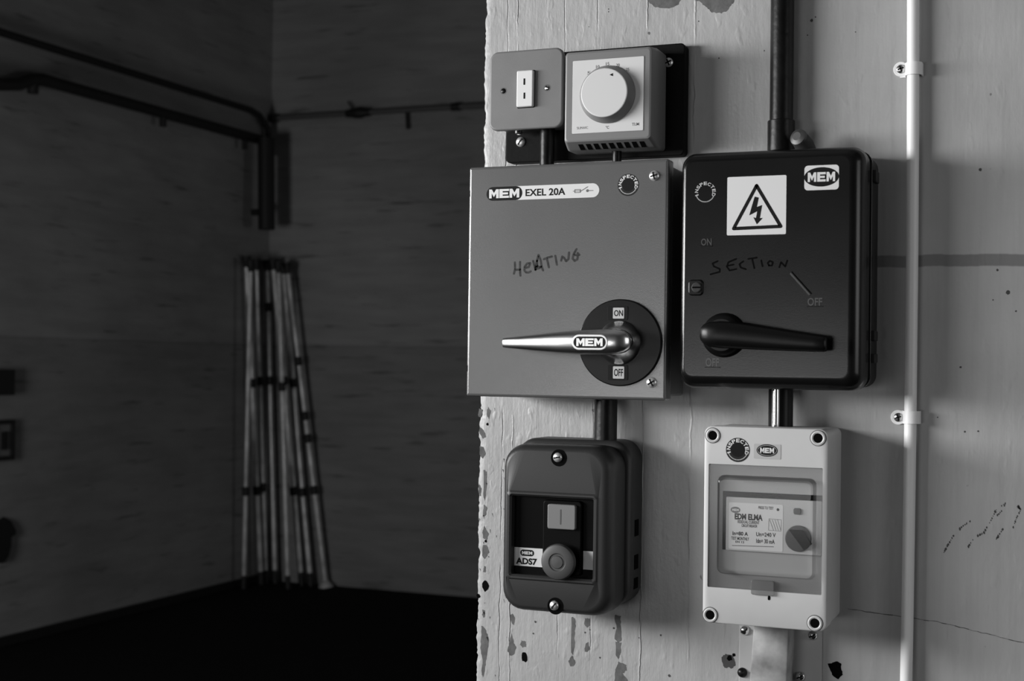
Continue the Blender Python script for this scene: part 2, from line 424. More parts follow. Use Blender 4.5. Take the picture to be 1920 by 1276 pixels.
# bottom left, under the starter
chip([(903, 1172), (908, 1176), (913, 1186), (917, 1198), (915, 1215), (911, 1240), (909, 1258), (905, 1269), (903, 1262), (905, 1235), (901, 1220), (902, 1195)], CHIP)
chip([(960, 1186), (964, 1205), (968, 1214), (964, 1226), (957, 1229), (952, 1220), (954, 1205)], CHIP)
chip([(962, 1150), (966, 1160), (963, 1172), (958, 1165), (956, 1152)], CHIP)
chip([(1073, 1228), (1079, 1240), (1076, 1248), (1070, 1249), (1066, 1238)], CHIP)
chip([(1072, 1156), (1078, 1158), (1079, 1172), (1077, 1192), (1078, 1212), (1074, 1228), (1071, 1222)], CHIP)
chip([(1096, 1158), (1107, 1159), (1106, 1172), (1100, 1176), (1096, 1170)], CHIP)
chip([(1098, 1205), (1103, 1203), (1106, 1216), (1100, 1222), (1096, 1220)], CHIP)
chip([(1152, 1152), (1164, 1154), (1164, 1170), (1166, 1185), (1165, 1200), (1158, 1204), (1152, 1196), (1156, 1178)], CHIP)
chip([(1154, 1202), (1165, 1204), (1164, 1222), (1160, 1236), (1154, 1226)], CHIP)
chip([(1160, 1240), (1174, 1246), (1175, 1256), (1168, 1262), (1178, 1276), (1170, 1290), (1150, 1290), (1153, 1264), (1155, 1252)], CHIP)
for x, y, r, ry in ((910, 1097, 4.2, 6.5), (983, 1231, 3.9, 5.8), (897, 1117, 2.2, 2.6)): hole(x, y, r, RUBBER, 0.25, ry)
chip([(978, 1200), (986, 1202), (986, 1212), (980, 1213), (975, 1208)], CHIP)
for x, y, r in ((1151, 1177, 1.4), (1097, 1185, 1.4), (1106, 1180, 1.0), (1125, 1232, 1.3), (1255, 1266, 1.8), (1239, 1190, 1.4), (1000, 1187, 1.2),
                (1198, 1195, 0.8), (1004, 1165, 1.6), (1141, 17, 0.8), (1141, 22, 0.8), (1104, 50, 0.6), (1310, 40, 0.9), (1348, 109, 1.0), (1433, 95, 0.9),
                (1522, 38, 2.0), (1529, 32, 1.0), (1514, 66, 0.9), (1604, 60, 0.8), (1838, 318, 2.0), (1870, 506, 1.6), (1890, 548, 2.6), (1862, 562, 0.9), (1905, 583, 1.2), (1834, 808, 1.2), (1809, 809, 1.3), (1758, 782, 0.9), (1801, 688, 1.5)):
    hole(x, y, r*0.8, CHIPD, 0.15)
# scuffed paint down the exposed edge
for pts in ([(898, 765), (905, 768), (903, 782), (897, 780)], [(915, 762), (921, 770), (917, 785), (912, 776)], [(899, 800), (907, 806), (911, 818), (905, 822), (899, 812)],
            [(900, 836), (907, 838), (911, 850), (905, 860), (899, 852)], [(907, 880), (912, 884), (913, 915), (909, 940), (906, 925)], [(898, 905), (903, 915), (901, 930), (897, 922)],
            [(907, 945), (914, 952), (911, 966), (905, 968)], [(908, 985), (916, 1000), (913, 1012), (907, 1010), (904, 998)], [(905, 1020), (913, 1022), (917, 1035), (909, 1048), (904, 1040)],
            [(907, 1060), (911, 1062), (911, 1072), (906, 1072)], [(905, 1142), (910, 1144), (908, 1158), (904, 1152)]):
    chip(pts, CHIP, jit=0.5)
hole(914, 795, 1.6); hole(911, 1014, 1.6)
for k in range(26):
    chip([(x0 := rnd.uniform(894, 960), y0 := rnd.uniform(760, 1270)), (x0+rnd.uniform(1, 3), y0+1), (x0+rnd.uniform(0, 3), y0+rnd.uniform(3, 9))], CHIP, jit=0.2, sub=2)
# two blown-out fixing holes beside the trunking, and the black hole in each
chip([(1352, 1231), (1361, 1225), (1372, 1227), (1378, 1236), (1379, 1246), (1373, 1253), (1366, 1250), (1359, 1252), (1355, 1243)], CHIPD)
hole(1368, 1233, 3.0, RUBBER, 0.3); hole(1376, 1227, 1.8, RUBBER, 0.3)
chip([(1551, 1244), (1560, 1243), (1568, 1239), (1577, 1243), (1578, 1254), (1580, 1264), (1571, 1272), (1561, 1266), (1558, 1256)], RUBBER)
# scrawled dark scuffs at the lower right
for a in ([(1770, 1035), (1778, 1020), (1790, 1000), (1806, 985), (1822, 975)], [(1816, 1024), (1826, 1008), (1845, 998), (1858, 975), (1868, 955), (1885, 943), (1880, 955), (1868, 968)],
          [(1868, 1010), (1876, 998), (1882, 988)], [(1900, 988), (1906, 970), (1914, 955), (1908, 948)]):
    P = [at(x, y, 0) for x, y in a]
    for (p, q), (r, s) in zip(P, P[1:]):
        for t in range(5):
            if rnd.random() < 0.75:
                f = t/5; hu, hv = p+(r-p)*f, q+(s-q)*f; w = rnd.uniform(.4, 1.3)
                mb.poly([(hu+w*rnd.uniform(.6, 1.2)*math.cos(g*PI/3), hv+w*rnd.uniform(.9, 1.8)*math.sin(g*PI/3)) for g in range(6)], 0.1, CHIPD)
a, b, c = at(1590, 1141), at(1760, 1165), at(1925, 1206)
P = [(a[0]+(c[0]-a[0])*k/40, 0) for k in range(41)]
P = [at(1590+335*k/40, 1141+ (24*k/20 if k <= 20 else 24+41*(k-20)/20)+rnd.uniform(-.8, .8)) for k in range(41)]
for k in range(40):  # paints the lower edge of the breaker box's cast shadow as a line
    mb.ribbon([P[k], P[k+1]], rnd.uniform(.3, .9), 0.1, CHIP if k % 3 else CHIPD)
struct(build('wall_right', mb, flat=False, angle=50))

# ------------------------------------------------------------------ small shared builders
def screw(parent, x, y, d, r, m=STEEL, kind='cross', rot=0.4, h=None, name='screw', uv=None):
    u, v = uv or at(x, y, d); h = h or r*0.55
    s = MB(); s.lathe(u, v, [(r, d-0.5), (r, d+h*0.25), (r*0.86, d+h*0.62), (r*0.55, d+h*0.9), (r*0.15, d+h)], m, 20, cap=True)
    n = (0, PI/2) if kind == 'cross' else (0,)
    for a in n:
        a += rot; c, q = math.cos(a), math.sin(a); L, w = r*0.72, r*0.15
        s.prism([(u+c*x1-q*y1, v+q*x1+c*y1) for x1, y1 in ((-L, -w), (L, -w), (L, w), (-L, w))], d, d+h*1.02, INK)
    return build(name, s, parent)
def hole_screw(parent, x, y, d, r, name='screw'):
    """screw sunk in a moulded ring"""
    u, v = at(x, y, d)
    s = MB(); s.lathe(u, v, [(r, d-1), (r, d+0.9), (r*0.82, d+1.3), (r*0.62, d+0.6), (r*0.58, d-0.2)], ELCB, 24, cap=False)
    s.poly(circ(u, v, r*0.66, 20), d+0.75, RUBBER); s.lathe(u, v, [(r*1.13, d-0.2), (r*1.13, d+0.12), (r*0.99, d+0.12)], GREYINK, 26)  # flat grey outer ring paints in the shadow around the cap
    return build(name, s, parent)
def inspected(parent, x, y, d, r, disc):
    """round INSPECTED sticker"""
    u, v = at(x, y, d); s = MB()
    if disc: s.lathe(u, v, [(r, d), (r, d+0.15)], GREYDISC, 30); s.poly(circ(u, v, r*0.58, 26), d+0.25, INK)
    s.arc_text('INSPECTED', u, v, r*0.77, r*0.30, 197, -17, d+0.3, WHITE if disc else LABELDIM, 0.03)
    s.arc_text('................', u, v, r*0.82, r*0.10, 205, 338, d+0.3, LABELDIM, 0.0)
    return build('round_sticker', s, parent, flat=True)
GREYDISC = mat('sticker_black', 0.018, 0.6, spec=0.15)
LABELDIM = mat('sticker_grey', 0.42, 0.5)

# ------------------------------------------------------------------ mounting board
u0, u1, v0, v1 = rect(949.5, 1283, 90, 297, 16)
v1 = at(1270, 81, 16)[1]; v0 = at(1270, 291, 16)[1]
t = thing('mounting_board', 'black wooden mounting board behind the thermostat and fused switch plate', 'board', ((u0+u1)/2000, 0, v0/1000))
s = MB(); s.rbox(u0, u1, v0, v1, 0, 16, 5, 1.2, BOARD); build('panel', s, t)
screw(t, 1253.5, 117, 16, 5.2, PLATED); screw(t, 976.5, 266, 16, 5.6, PLATED, 'slot', 0.9)

# ------------------------------------------------------------------ fused connection unit
D = 50
u0, u1, v0, v1 = rect(917.8, 1055.5, 93.0, 242, D)
t = thing('fused_switch_plate', 'rounded grey metal plate with white fuse carrier, left of the thermostat', 'switch plate', ((u0+u1)/2000, -0.016, v0/1000))
s = MB(); s.rbox(u0+3, u1-3, v0+3, v1-3, 16, D-4.5, 8, 0.5, GREY_BODY); build('back_box', s, t)
s = MB(); s.rbox(u0, u1, v0, v1, D-5, D, 9.5, 2.2, HAMMER)
for x, y in ((944, 170.5), (1026, 164.5)):
    hu, hv = at(x, y, D); s.lathe(hu, hv, [(4.0, D-0.5), (4.0, D+0.12), (3.0, D+0.12)], GREY_BODY, 20)
build('front_plate', s, t)
for x, y, mm in ((944, 170.5, BLACK), (1026, 164.5, CHROME)):
    hu, hv = at(x, y, D); q = MB(); q.lathe(hu, hv, [(2.9, D), (2.9, D+0.25), (2.2, D+0.7), (0.4, D+1.0)], mm, 18); build('screw', q, t)
f0, f1, g0, g1 = rect(968.9, 999.5, 132, 200, D+4)
s = MB(); s.rbox(f0-0.8, f1+0.8, g0-0.8, g1+0.8, D-1, D+0.5, 1.6, 0.3, INK); s.rbox(f0, f1, g0, g1, D, D+5, 1.5, 1.3, WHITE)
for y0, y1 in ((147, 159), (173.5, 185)):
    a0, a1, b0, b1 = rect(981.5, 984.8, y0, y1, D+5); s.box(a0, a1, b0, b1, D+4, D+5.1, INK)
build('fuse_carrier', s, t)
q = MB(); hu, hv = at(972.5, 247.5, 30); q.tube([(hu, v0+4, 30), (hu, v0-0.5, 30), (hu, v0-2.0, 30)], [4.2, 4.2, 2.5], CHROME, 14); build('screw', q, t)

# ------------------------------------------------------------------ thermostat
D = 62
u0, u1, v0, v1 = rect(1058.7, 1221, 93, 263.5, D)
t = thing('room_thermostat', 'square grey room thermostat with large round white dial knob', 'thermostat', ((u0+u1)/2000, -0.016, v0/1000))
s = MB(); vb = v0-7
s.loft([s.rr(u0-2.5, u1+2.5, vb, v1+2, 4, 16), s.rr(u0-2.5, u1+2.5, vb, v1+2, 4, 44), s.rr(u0-2, u1+2, vb+1.5, v1+1.5, 4, 48), s.rr(u0-0.6, u1+0.6, v0-0.6, v1+0.6, 4, D-3.5), s.rr(u0+0.4, u1-0.4, v0+0.4, v1-0.4, 4, D-1),
        s.rr(u0+2.2, u1-2.2, v0+2.2, v1-2.2, 3, D)], HOUSE, True, True)
for k in range(9):
    a = u0+14+k*(u1-u0-24)/8.5
    s.faces([(a, vb+0.6, 46.9), (a+5.5, vb+0.6, 46.9), (a+5.5, v0-1.6, D-5.6), (a, v0-1.6, D-5.6)], [[0, 1, 2, 3]], RUBBER)
build('housing', s, t)
f0, f1, g0, g1 = rect(1073.6, 1207, 110, 247.5, D)
s = MB(); s.rbox(f0-0.8, f1+0.8, g0-0.8, g1+0.8, D-1, D+0.15, 1.2, 0, KNOBSIDE); s.rbox(f0, f1, g0, g1, D, D+0.6, 1, 0.2, DIAL)
ku, kv = at(1139.5, 177.5, D)
for x, y, tx in ((1104, 136.5, '5'), (1120.5, 125, '10'), (1139, 119.5, '15'), (1158.3, 122, '20'), (1176.5, 130, '25')):
    a, b = at(x, y, D+1); s.text(tx, a-1.9, a+1.9, b-1.7, b+1.7, D+0.75, GREYINK, 0.01)
a0, a1, b0, b1 = rect(1082, 1103, 237.5, 242, D); s.text('SUNVIC', a0, a1, b0, b1, D+0.75, GREYINK)
a0, a1, b0, b1 = rect(1136, 1142, 236, 241.5, D); s.text('°C', a0, a1, b0, b1, D+0.75, GREYINK, 0.02)
a0, a1, b0, b1 = rect(1185, 1198.5, 230, 235.5, D); s.text('TLM', a0, a1, b0, b1, D+0.75, GREYINK, 0.01)
build('dial_plate', s, t)
s = MB(); R0 = 30.8
s.lathe(ku, kv, [(R0, D+0.5), (R0, D+2.5), (R0-0.8, D+3.5), (26.0, D+12.0)], KNOBSIDE, 56, cap=False)
s.lathe(ku, kv, [(26.0, D+12), (25.6, D+12.7), (24.8, D+13)], KNOB, 56)
a, b = at(1146.5, 140, D+13); s.poly([(a-2.2, b), (a+1.6, b+1.6), (a+1.6, b-1.6)], D+13.2, INK)
build('dial_knob', s, t)

# ------------------------------------------------------------------ conduits between the boxes
def vpipe(name, label, x, y0, y1, d, r, m, ext0=0, ext1=0, cat='conduit', bits=None):
    ua, va = at(x, y0, d); ub, vb2 = at(x, y1, d); uc = (ua+ub)/2
    s = MB(); s.tube([(uc, va+ext0, d), (uc, vb2-ext1, d)], r, m, 24)
    if not bits: return tag(build(name, s, None, (uc/1000, -d/1000, (vb2-ext1)/1000)), label, cat)
    t = thing(name, label, cat, (uc/1000, -d/1000, (vb2-ext1)/1000)); build('pipe', s, t)
    for nm, ya, yb, rr in bits:
        q = MB(); a = at(x, ya, d)[1]; b = at(x, yb, d)[1]
        q.tube([(uc, a, d), (uc, a-0.8, d), (uc, b+0.8, d), (uc, b, d)], [rr-0.8, rr, rr, rr-0.8], m, 24); build(nm, q, t)
    return t
HT = at(1065, 305, 76)[1]       # top of the heating box
vpipe('short_conduit', 'short black conduit from the fused switch plate down to the box below', 1026, 246, 300, 28, 8.2, PIPE, 4, 12)
vpipe('cable_gland', 'small dark cable gland under the thermostat', 1157, 276, 292, 30, 5.0, PIPE, 6, 12, 'cable gland')

# ------------------------------------------------------------------ heating isolator
D = 76
u0, u1, v0, v1 = rect(876.5, 1251, 305.5, 746.5, D)
t = thing('isolator_switch_box', 'grey metal isolator box with chrome lever and HEATING handwritten on its door', 'switch box', ((u0+u1)/2000, 0, v0/1000))
bu1 = at(1283, 520, 0)[0]
s = MB(); s.rbox(u0+6, u1-3, v0+4, v1-4, 0, D-20, 3, 1, GREY_BODY); s.rbox(u0+6, bu1, v0+4, v1-4, 0, 9, 3, 1, GREY_BODY); build('enclosure', s, t)
s = MB(); s.rbox(u0, u1, v0, v1, D-18, D, 2.4, 3.0, GREY)
for y in (363, 690):
    a = at(878, y, D)[1]; s.box(u0-0.3, u0+1.2, a-3.2, a+3.2, D-14, D+0.05, INK)
door = build('door', s, t)
# handwriting
H = MB(); hd = D+0.12
def hw(strokes, ox, oy, sc, w, m, d, mb):
    for st in strokes: mb.ribbon([at(ox+x/sc, oy+y/sc, d) for x, y in st], w, d, m)
hw([[(285, 470), (290, 600), (265, 710)], [(395, 460), (392, 620), (402, 750)], [(285, 628), (400, 622)],
    [(490, 590), (580, 570), (610, 485), (548, 490), (492, 560), (487, 640), (522, 682), (572, 687), (622, 660)],
    [(720, 630), (742, 480), (785, 310), (832, 430), (852, 560), (882, 640)], [(672, 440), (722, 620)], [(742, 520), (790, 575), (840, 560)], [(730, 612), (838, 578)], [(760, 400), (750, 600)],
    [(897, 402), (980, 370), (1070, 345)], [(965, 392), (985, 480), (1005, 575)], [(1140, 330), (1158, 420), (1175, 520)],
    [(1265, 430), (1287, 345), (1320, 365), (1370, 445), (1418, 400), (1432, 262)],
    [(1590, 190), (1532, 290), (1507, 390), (1550, 440), (1608, 405), (1622, 320), (1545, 312)], [(1612, 270), (1650, 312)]], 940, 450, 11.294, 2.3, MARKER, hd, H)
build('handwriting', H, door, flat=True)
# label strip
s = MB(); a0, a1 = at(912.5, 363, D)[0], at(1123.8, 357, D)[0]; b1 = at(1018, 347, D)[1]; b0 = at(1018, 373, D)[1]; hh = (b1-b0)/2
s.rbox(a0, a1, b0, b1, D-0.2, D+0.25, hh, 0, WHITE)
mx = at(979.5, 360, D)[0]; s.rbox(a0, mx, b0, b1, D, D+0.35, hh*0.98, 0, INK)
s.block('MEM', at(917.5, 360, D)[0], at(974, 360, D)[0], b0+2.6, b1-2.6, D+0.45, WHITE, 0.06)
s.text('EXEL 20A', at(985.5, 360, D)[0], at(1060, 359, D)[0], (b0+b1)/2-3.9, (b0+b1)/2+3.9, D+0.4, INK, 0.022)
cv = (b0+b1)/2+0.4; e0 = at(1075, 358, D)[0]; e1 = at(1112, 357, D)[0]; w = e1-e0
s.ribbon([(e0, cv-0.6), (e0+w*.40, cv-0.6), (e0+w*.74, cv+3.6)], 0.7, D+0.4, GREYINK); s.ribbon([(e0+w*.08, cv-2.2), (e0+w*.36, cv-2.2), (e0+w*.36, cv+1.0), (e0+w*.08, cv+1.0)], 0.7, D+0.4, GREYINK, True)
s.ribbon([(e0+w*.76, cv-0.6), (e1, cv-0.6)], 0.7, D+0.4, GREYINK); s.poly(circ(e0+w*.72, cv-0.6, 1.5, 12), D+0.42, GREYINK)
build('name_label', s, door, flat=True)
inspected(t, 1178, 346.5, D, 11.6, True)
screw(t, 1227, 329.5, D, 5.4, PLATED, rot=0.25); screw(t, 1222, 716.8, D, 5.6, PLATED, rot=0.5)
# rotary disc and lever
cu, cv = at(1161.5, 642, D+3)
s = MB(); RD = 45.5
s.lathe(cu, cv, [(RD, D-0.5), (RD, D+2.2), (RD-1.2, D+3.4), (27, D+3.8)], BLACK, 64)
for y0, y1, tx in ((576.5, 597, 'ON'), (686.5, 709.5, 'OFF')):
    a0, a1, b0, b1 = rect(1149.5, 1170.5, y0, y1, D+4)
    s.rbox(a0-6, a1+4, b0-1.5, b1+1.5, D+3.5, D+4.2, 1.5, 0.2, INK)
    s.rbox(a0, a1, b0, b1, D+4, D+4.5, 0.8, 0.1, LABELDIM)
    s.text(tx, a0+1.2, a1-1.2, b0+2.5, b1-2.5, D+4.6, INK, 0.02)
build('rotary_disc', s, t)
lever = MB()
lever.lathe(cu, cv, [(23.5, D+3.5), (23, D+6), (21, D+11), (17.5, D+18), (14, D+25), (10, D+30), (5, D+33)], LEVER, 40)
secs = []
for x, y, hv, dd, hd in ((944, 642.5, 8.6, 92, 2.8), (949, 642.5, 9.6, 93, 3.8), (975, 642.5, 12.0, 96, 5.2), (1010, 642.3, 15.6, 99, 6.8), (1050, 642, 19.5, 102, 8.4), (1085, 641.5, 21.6, 104, 9.2), (1115, 641, 22.6, 105, 9.6), (1140, 640.5, 23.5, 105, 9.6), (1158, 640, 23, 104.5, 9.4), (1172, 640, 19.5, 103.5, 8), (1181, 640, 13, 102.5, 5.5), (1186, 640, 5, 102, 2)):
    a, b = at(x, y, dd); hv *= 0.575
    secs.append([(a, b+hv*(abs(math.sin(q))**0.85)*(1 if math.sin(q) >= 0 else -1), dd+hd*(abs(math.cos(q))**0.7)*(1 if math.cos(q) >= 0 else -1)) for q in [2*PI*k/24 for k in range(24)]])
lever.loft(secs, LEVER, True, True)
lv = build('lever_handle', lever, t, angle=50)
s = MB(); dd = 115.2; a0, a1, b0, b1 = rect(1071.5, 1139.5, 626.5, 656, dd)
s.rbox(a0, a1, b0, b1, dd-3, dd, (b1-b0)/2, 0.8, RIM); s.rbox(a0+2.2, a1-2.2, b0+2.2, b1-2.2, dd-0.2, dd+0.12, (b1-b0)/2-2.2, 0, BLACK)
s.block('MEM', a0+5.4, a1-5.4, b0+4.1, b1-4.1, dd+0.3, RIM, 0.06)
build('badge', s, lv)
for x, y in ((976, 756), (1004, 755.5), (1182, 762), (1208, 760)):
    q = MB(); a = at(x, y, 40)[0]; q.tube([(a, v0+6, 40), (a, v0+2.2, 40), (a, v0+0.6, 40)], [5.5, 5.5, 3], CHROME if x in (976, 1182) else BLACK, 16); build('screw', q, t)
for x in (977, 1192):
    q = MB(); a = at(x, 301, 40)[0]; q.tube([(a, v1-6, 40), (a, v1-1.5, 40), (a, v1+0.2, 40)], [5, 5, 3], CHROME, 16); build('screw', q, t)
HB = v0

# ------------------------------------------------------------------ black section switch
D = 84
u0, u1 = at(1283.5, 505, 60)[0], at(1627, 505, 60)[0]
v1 = at(1450, 281.5, 70)[1]; v0 = at(1450, 729.5, 62)[1]
t = thing('switch_fuse_box', 'black metal switch box with lightning warning sign and black lever', 'switch box', ((u0+u1)/2000, 0, v0/1000))
br = at(1640, 500, 20)[0]
s = MB(); s.rbox(u0+1, br, v0+3, v1-1.5, 0, 44, 13, 1, BLACKM)
s.rbox(u0-0.6, br+0.5, v0+1.5, v1-0.5, 40, 46, 14, 1, BLACKBOX); build('enclosure', s, t)
s = MB(); rings = [s.rr(u0, u1, v0, v1, 15, 45)]
for k in range(9):
    a = PI/2*k/8; i = 13*(1-math.cos(a)); rings.append(s.rr(u0+i*0.55, u1-i*1.15, v0+i, v1-i*0.8, max(15-i*0.5, 4), D-16+16*math.sin(a)))
s.loft(rings, BLACKBOX, True, True)
cover = build('cover', s, t)
for y0, y1 in ((321, 343), (620, 639), (663, 680)):
    q = MB(); a = at(1637, y0, 30)[1]; b = at(1637, y1, 30)[1]; q.rbox(br-1, br+4, b, a, 22, 42, 1, 0.8, BLACKM); build('hinge_lug', q, t)
# warning sign
s = MB(); a0, a1, b0, b1 = rect(1363.4, 1474.2, 330, 440, D)
s.rbox(a0, a1, b0, b1, D-0.2, D+0.3, 1.4, 0, WHITE)
cxm = (a0+a1)/2
def S2(x, y): return at(1290+x/6.194, 320+y/6.194, D)
s.ribbon([S2(797, 172), S2(530, 672), S2(1078, 645)], 3.4, D+0.4, INK, True)
s.poly([S2(*p) for p in ((775, 300), (822, 312), (800, 420), (862, 398), (835, 550), (868, 548), (800, 622), (760, 540), (790, 548), (805, 470), (712, 518), (745, 400))], D+0.45, INK)
build('warning_sign', s, t, flat=True)
s = MB(); a0, a1, b0, b1 = rect(1508.3, 1573, 309.5, 356, D)
s.rbox(a0, a1, b0, b1, D-0.2, D+0.3, 3.5, 0, WHITE); eu, ev = at(1540.3, 331.5, D)
s.poly(circ(eu, ev, 17.0, 40, 9.6), D+0.4, INK); s.block('MEM', eu-13.4, eu+13.4, ev-4.7, ev+4.7, D+0.5, WHITE, 0.1)
build('name_label', s, t, flat=True)
inspected(t, 1322.5, 360.5, D, 11.8, False)
# embossed ON / OFF with glints painted into the letter colour, and handwriting
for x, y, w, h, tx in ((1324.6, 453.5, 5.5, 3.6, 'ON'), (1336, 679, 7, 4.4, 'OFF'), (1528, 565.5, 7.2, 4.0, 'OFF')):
    s = MB(); a, b = at(x, y, D); s.text(tx, a-w, a+w, b-h, b+h, D+0.5, GLINT, 0.02); s.rbox(a-w-1, a+w+1, b-h-1, b-h, D-0.2, D+0.7, 0.4, 0.3, BLACKBOX); build('embossed_lettering', s, cover)
H = MB()
hw([[(345, 1048), (285, 1075), (300, 1110), (370, 1140), (368, 1172), (262, 1202)], [(560, 1022), (470, 1060), (450, 1110), (482, 1157), (560, 1140)], [(460, 1102), (530, 1088)],
    [(642, 1050), (598, 1082), (612, 1122), (672, 1142)], [(700, 1022), (800, 1008)], [(745, 1020), (770, 1130)], [(850, 1040), (866, 1108)], [(940, 1100), (925, 1070), (950, 1045), (985, 1060), (975, 1100), (940, 1100)],
    [(1060, 1120), (1080, 1060), (1130, 1112), (1152, 1042)]], 1290, 320, 6.194, 1.7, MARKER2, D+0.15, H)
build('handwriting', H, cover, flat=True)
# catch on the left edge
s = MB(); a0, a1, b0, b1 = rect(1291, 1319, 524, 554, D); s.rbox(a0, a1, b0, b1, D-6, D+2.2, 4, 1.6, BLACK); s.lathe((a0+a1)/2+1.5, (b0+b1)/2, [(5.5, D+2), (5.2, D+4), (4.2, D+4.6)], BLACKM, 20)
s.box((a0+a1)/2-2.8, (a0+a1)/2+5.8, (b0+b1)/2-0.8, (b0+b1)/2+0.8, D+4, D+4.7, RUBBER); build('catch', s, t)
# pointer slot pressed into the cover, its highlight painted as a paler tube
s = MB(); p, q = at(1482.5, 511.5, D), at(1519, 552.5, D)
dv = Vector((q[0]-p[0], q[1]-p[1])).normalized(); nn = Vector((-dv.y, dv.x))
s.tube([(p[0], p[1], D-0.3), (q[0], q[1], D-0.3)], 1.5, GLINT, 10); s.ribbon([(p[0]-nn.x*0.3+nn.x*1.9, p[1]+nn.y*1.9), (q[0]+nn.x*1.9, q[1]+nn.y*1.9)], 0.9, D+0.2, RUBBER)
build('pointer_slot', s, t)
# lever
hu, hv = at(1356, 628, D+5)
s = MB(); s.lathe(hu, hv, [(22.5, D-0.5), (22.5, D+3), (21.8, D+7), (20, D+11), (16, D+15)], BLACK, 44)
secs = []
for x, y, hvv, dd, hd in ((1313, 625.5, 4, 100, 3), (1315.5, 625.7, 12, 100.5, 7), (1321, 626, 18, 101, 9.5), (1332, 626.5, 22.5, 102, 11), (1350, 627, 24, 102, 11), (1370, 628, 23.8, 102, 10.5), (1395, 630.5, 22.5, 102, 9.5), (1430, 634, 20.5, 102, 8.6), (1480, 639, 17.5, 102, 7.6), (1525, 643, 14.8, 102, 7), (1545, 644.5, 13.6, 102, 6.6), (1549.5, 644.8, 12.6, 102, 5.6), (1551, 645, 10.5, 102, 4)):
    a, b = at(x, y, dd); hvv *= 0.56
    def se(q, p): return (abs(q)**p)*(1 if q >= 0 else -1)
    secs.append([(a, b+hvv*se(math.sin(2*PI*k/28), 0.75), dd+hd*se(math.cos(2*PI*k/28), 0.75)) for k in range(28)])
s.loft(secs, BLACK, True, True)
build('lever_handle', s, t, angle=50)
SB, ST = v0, v1

# upper conduit into the section box
t = vpipe('upper_conduit', 'thick black steel conduit rising above the black switch box', 1466, -30, 279, 14.5, 12.2, PIPE, 600, 4, bits=[('coupling', 226, 285, 14.2)])
# clamp plug beside the coupling
a = at(1494.5, 257, 40); b = at(1512, 276, 22)
s = MB(); t = thing('clamp_plug', 'stubby round plug standing on the black switch box beside the thick conduit', 'plug', (b[0]/1000, -0.026, ST/1000))
s.tube([(a[0]+9, ST-2, 24), (a[0]+6, a[1]-7, 32), (a[0]+2, a[1]-1, 40)], [10.5, 9.8, 8.8], BLACKM, 22); build('stem', s, t)
s = MB(); s.tube([(a[0]+2, a[1]-1, 40), (a[0]+1, a[1], 42.5), (a[0]+0.3, a[1]+0.4, 44.5)], [9.2, 8.6, 4.5], BRASS, 22); build('head', s, t)

# ------------------------------------------------------------------ lower conduits
EV1 = at(1440, 797, 60)[1]
ua = at(1455, 760, 30)[0]
t = vpipe('black_conduit', 'thick black conduit between the grey isolator box and the push-button starter', 1135.5, 759, 826, 24, 12.6, PIPE, 6, 8)
t = thing('link_conduit', 'shiny black conduit between the black switch box and the pale breaker box', 'conduit', (at(1464, 795, 28)[0]/1000, -0.028, EV1/1000))
s = MB(); c = at(1464, 760, 28)[0]; s.tube([(c, SB+4, 28), (c, EV1-2, 28)], 12.6, BLACK, 28); build('pipe', s, t)
s = MB(); c2 = at(1453, 760, 44)[0]; s.tube([(c2, SB+4, 40), (c2, EV1-2, 40)], 4.2, CHROME, 18); build('highlight_tube', s, t)  # slim chrome tube stands in for the highlight on the glossy pipe

# ------------------------------------------------------------------ motor starter
D = 80
u0, u1 = at(947.5, 1000, D-14)[0], at(1163, 1000, D-24)[0]
v1 = at(1050, 834, D-8)[1]; v0 = at(1060, 1150.5, D-8)[1]
t = thing('push_button_starter', 'dark grey push-button motor starter with round stop button and square start button', 'motor starter', ((u0+u1)/2000, 0, v0/1000))
s = MB(); b1 = at(1100, 822.5, 26)[1]; b0 = at(1190, 1140, 0)[1]; bu0 = u0+1.5; bu1 = at(1203, 980, 0)[0]
s.rbox(bu0, bu1, v0+6, b1, 0, 42, 22, 7, STARTER, 5)
for y0, y1 in ((968, 1010), (1040, 1066), (1082, 1104)):
    pass
base = build('base', s, t)
q = MB()
for y, hh in ((990, 9), (1054, 8), (1094, 6)):
    a = at(1190, y, 25)[1]; q.rbox(bu1-1, bu1+0.5, a-hh, a+hh, 12, 26, 1, 0.3, RUBBER)
build('knockout', q, base)
# cover with a rectangular opening
s = MB(); O = rect(958.5, 1112, 932, 1081, D)
rings = [s.rr(u0-0.5, u1+0.5, v0, v1, 24, 40), s.rr(u0, u1, v0, v1, 24, 44)]
for k in range(7):
    a = PI/2*k/6; i = 8*(1-math.cos(a)); rings.append(s.rr(u0+i, u1-i*1.7, v0+i*0.9, v1-i*0.9, max(24-i*0.6, 2), D-16+16*math.sin(a)))
rings += [s.rr(O[0]-5.5, O[1]+5.5, O[2]-5.5, O[3]+5.5, 4, D+0.0), s.rr(O[0]-3.8, O[1]+3.8, O[2]-3.8, O[3]+3.8, 3.5, D+1.6), s.rr(O[0]-2, O[1]+2, O[2]-2, O[3]+2, 3, D+1.6), s.rr(O[0], O[1], O[2], O[3], 2, D-0.5), s.rr(O[0], O[1], O[2], O[3], 2, D-11)]
s.loft(rings, STARTER, False, False)
cov = build('cover', s, t, angle=40)
s = MB(); s.box(O[0]-2, O[1]+2, O[2]-2, O[3]+2, D-14, D-9, PANEL)
a0, a1, b0, b1 = rect(1017, 1090, 938, 1078, D-4); s.rbox(a0, a1, b0, b1, D-10, D-4, 4, 1.5, PANEL)
cpanel = build('control_panel', s, t)
s = MB(); a0, a1, b0, b1 = rect(1026.5, 1079, 945.5, 992, D); s.rbox(a0, a1, b0, b1, D-5, D+0.5, 2.2, 1, BUTTON)
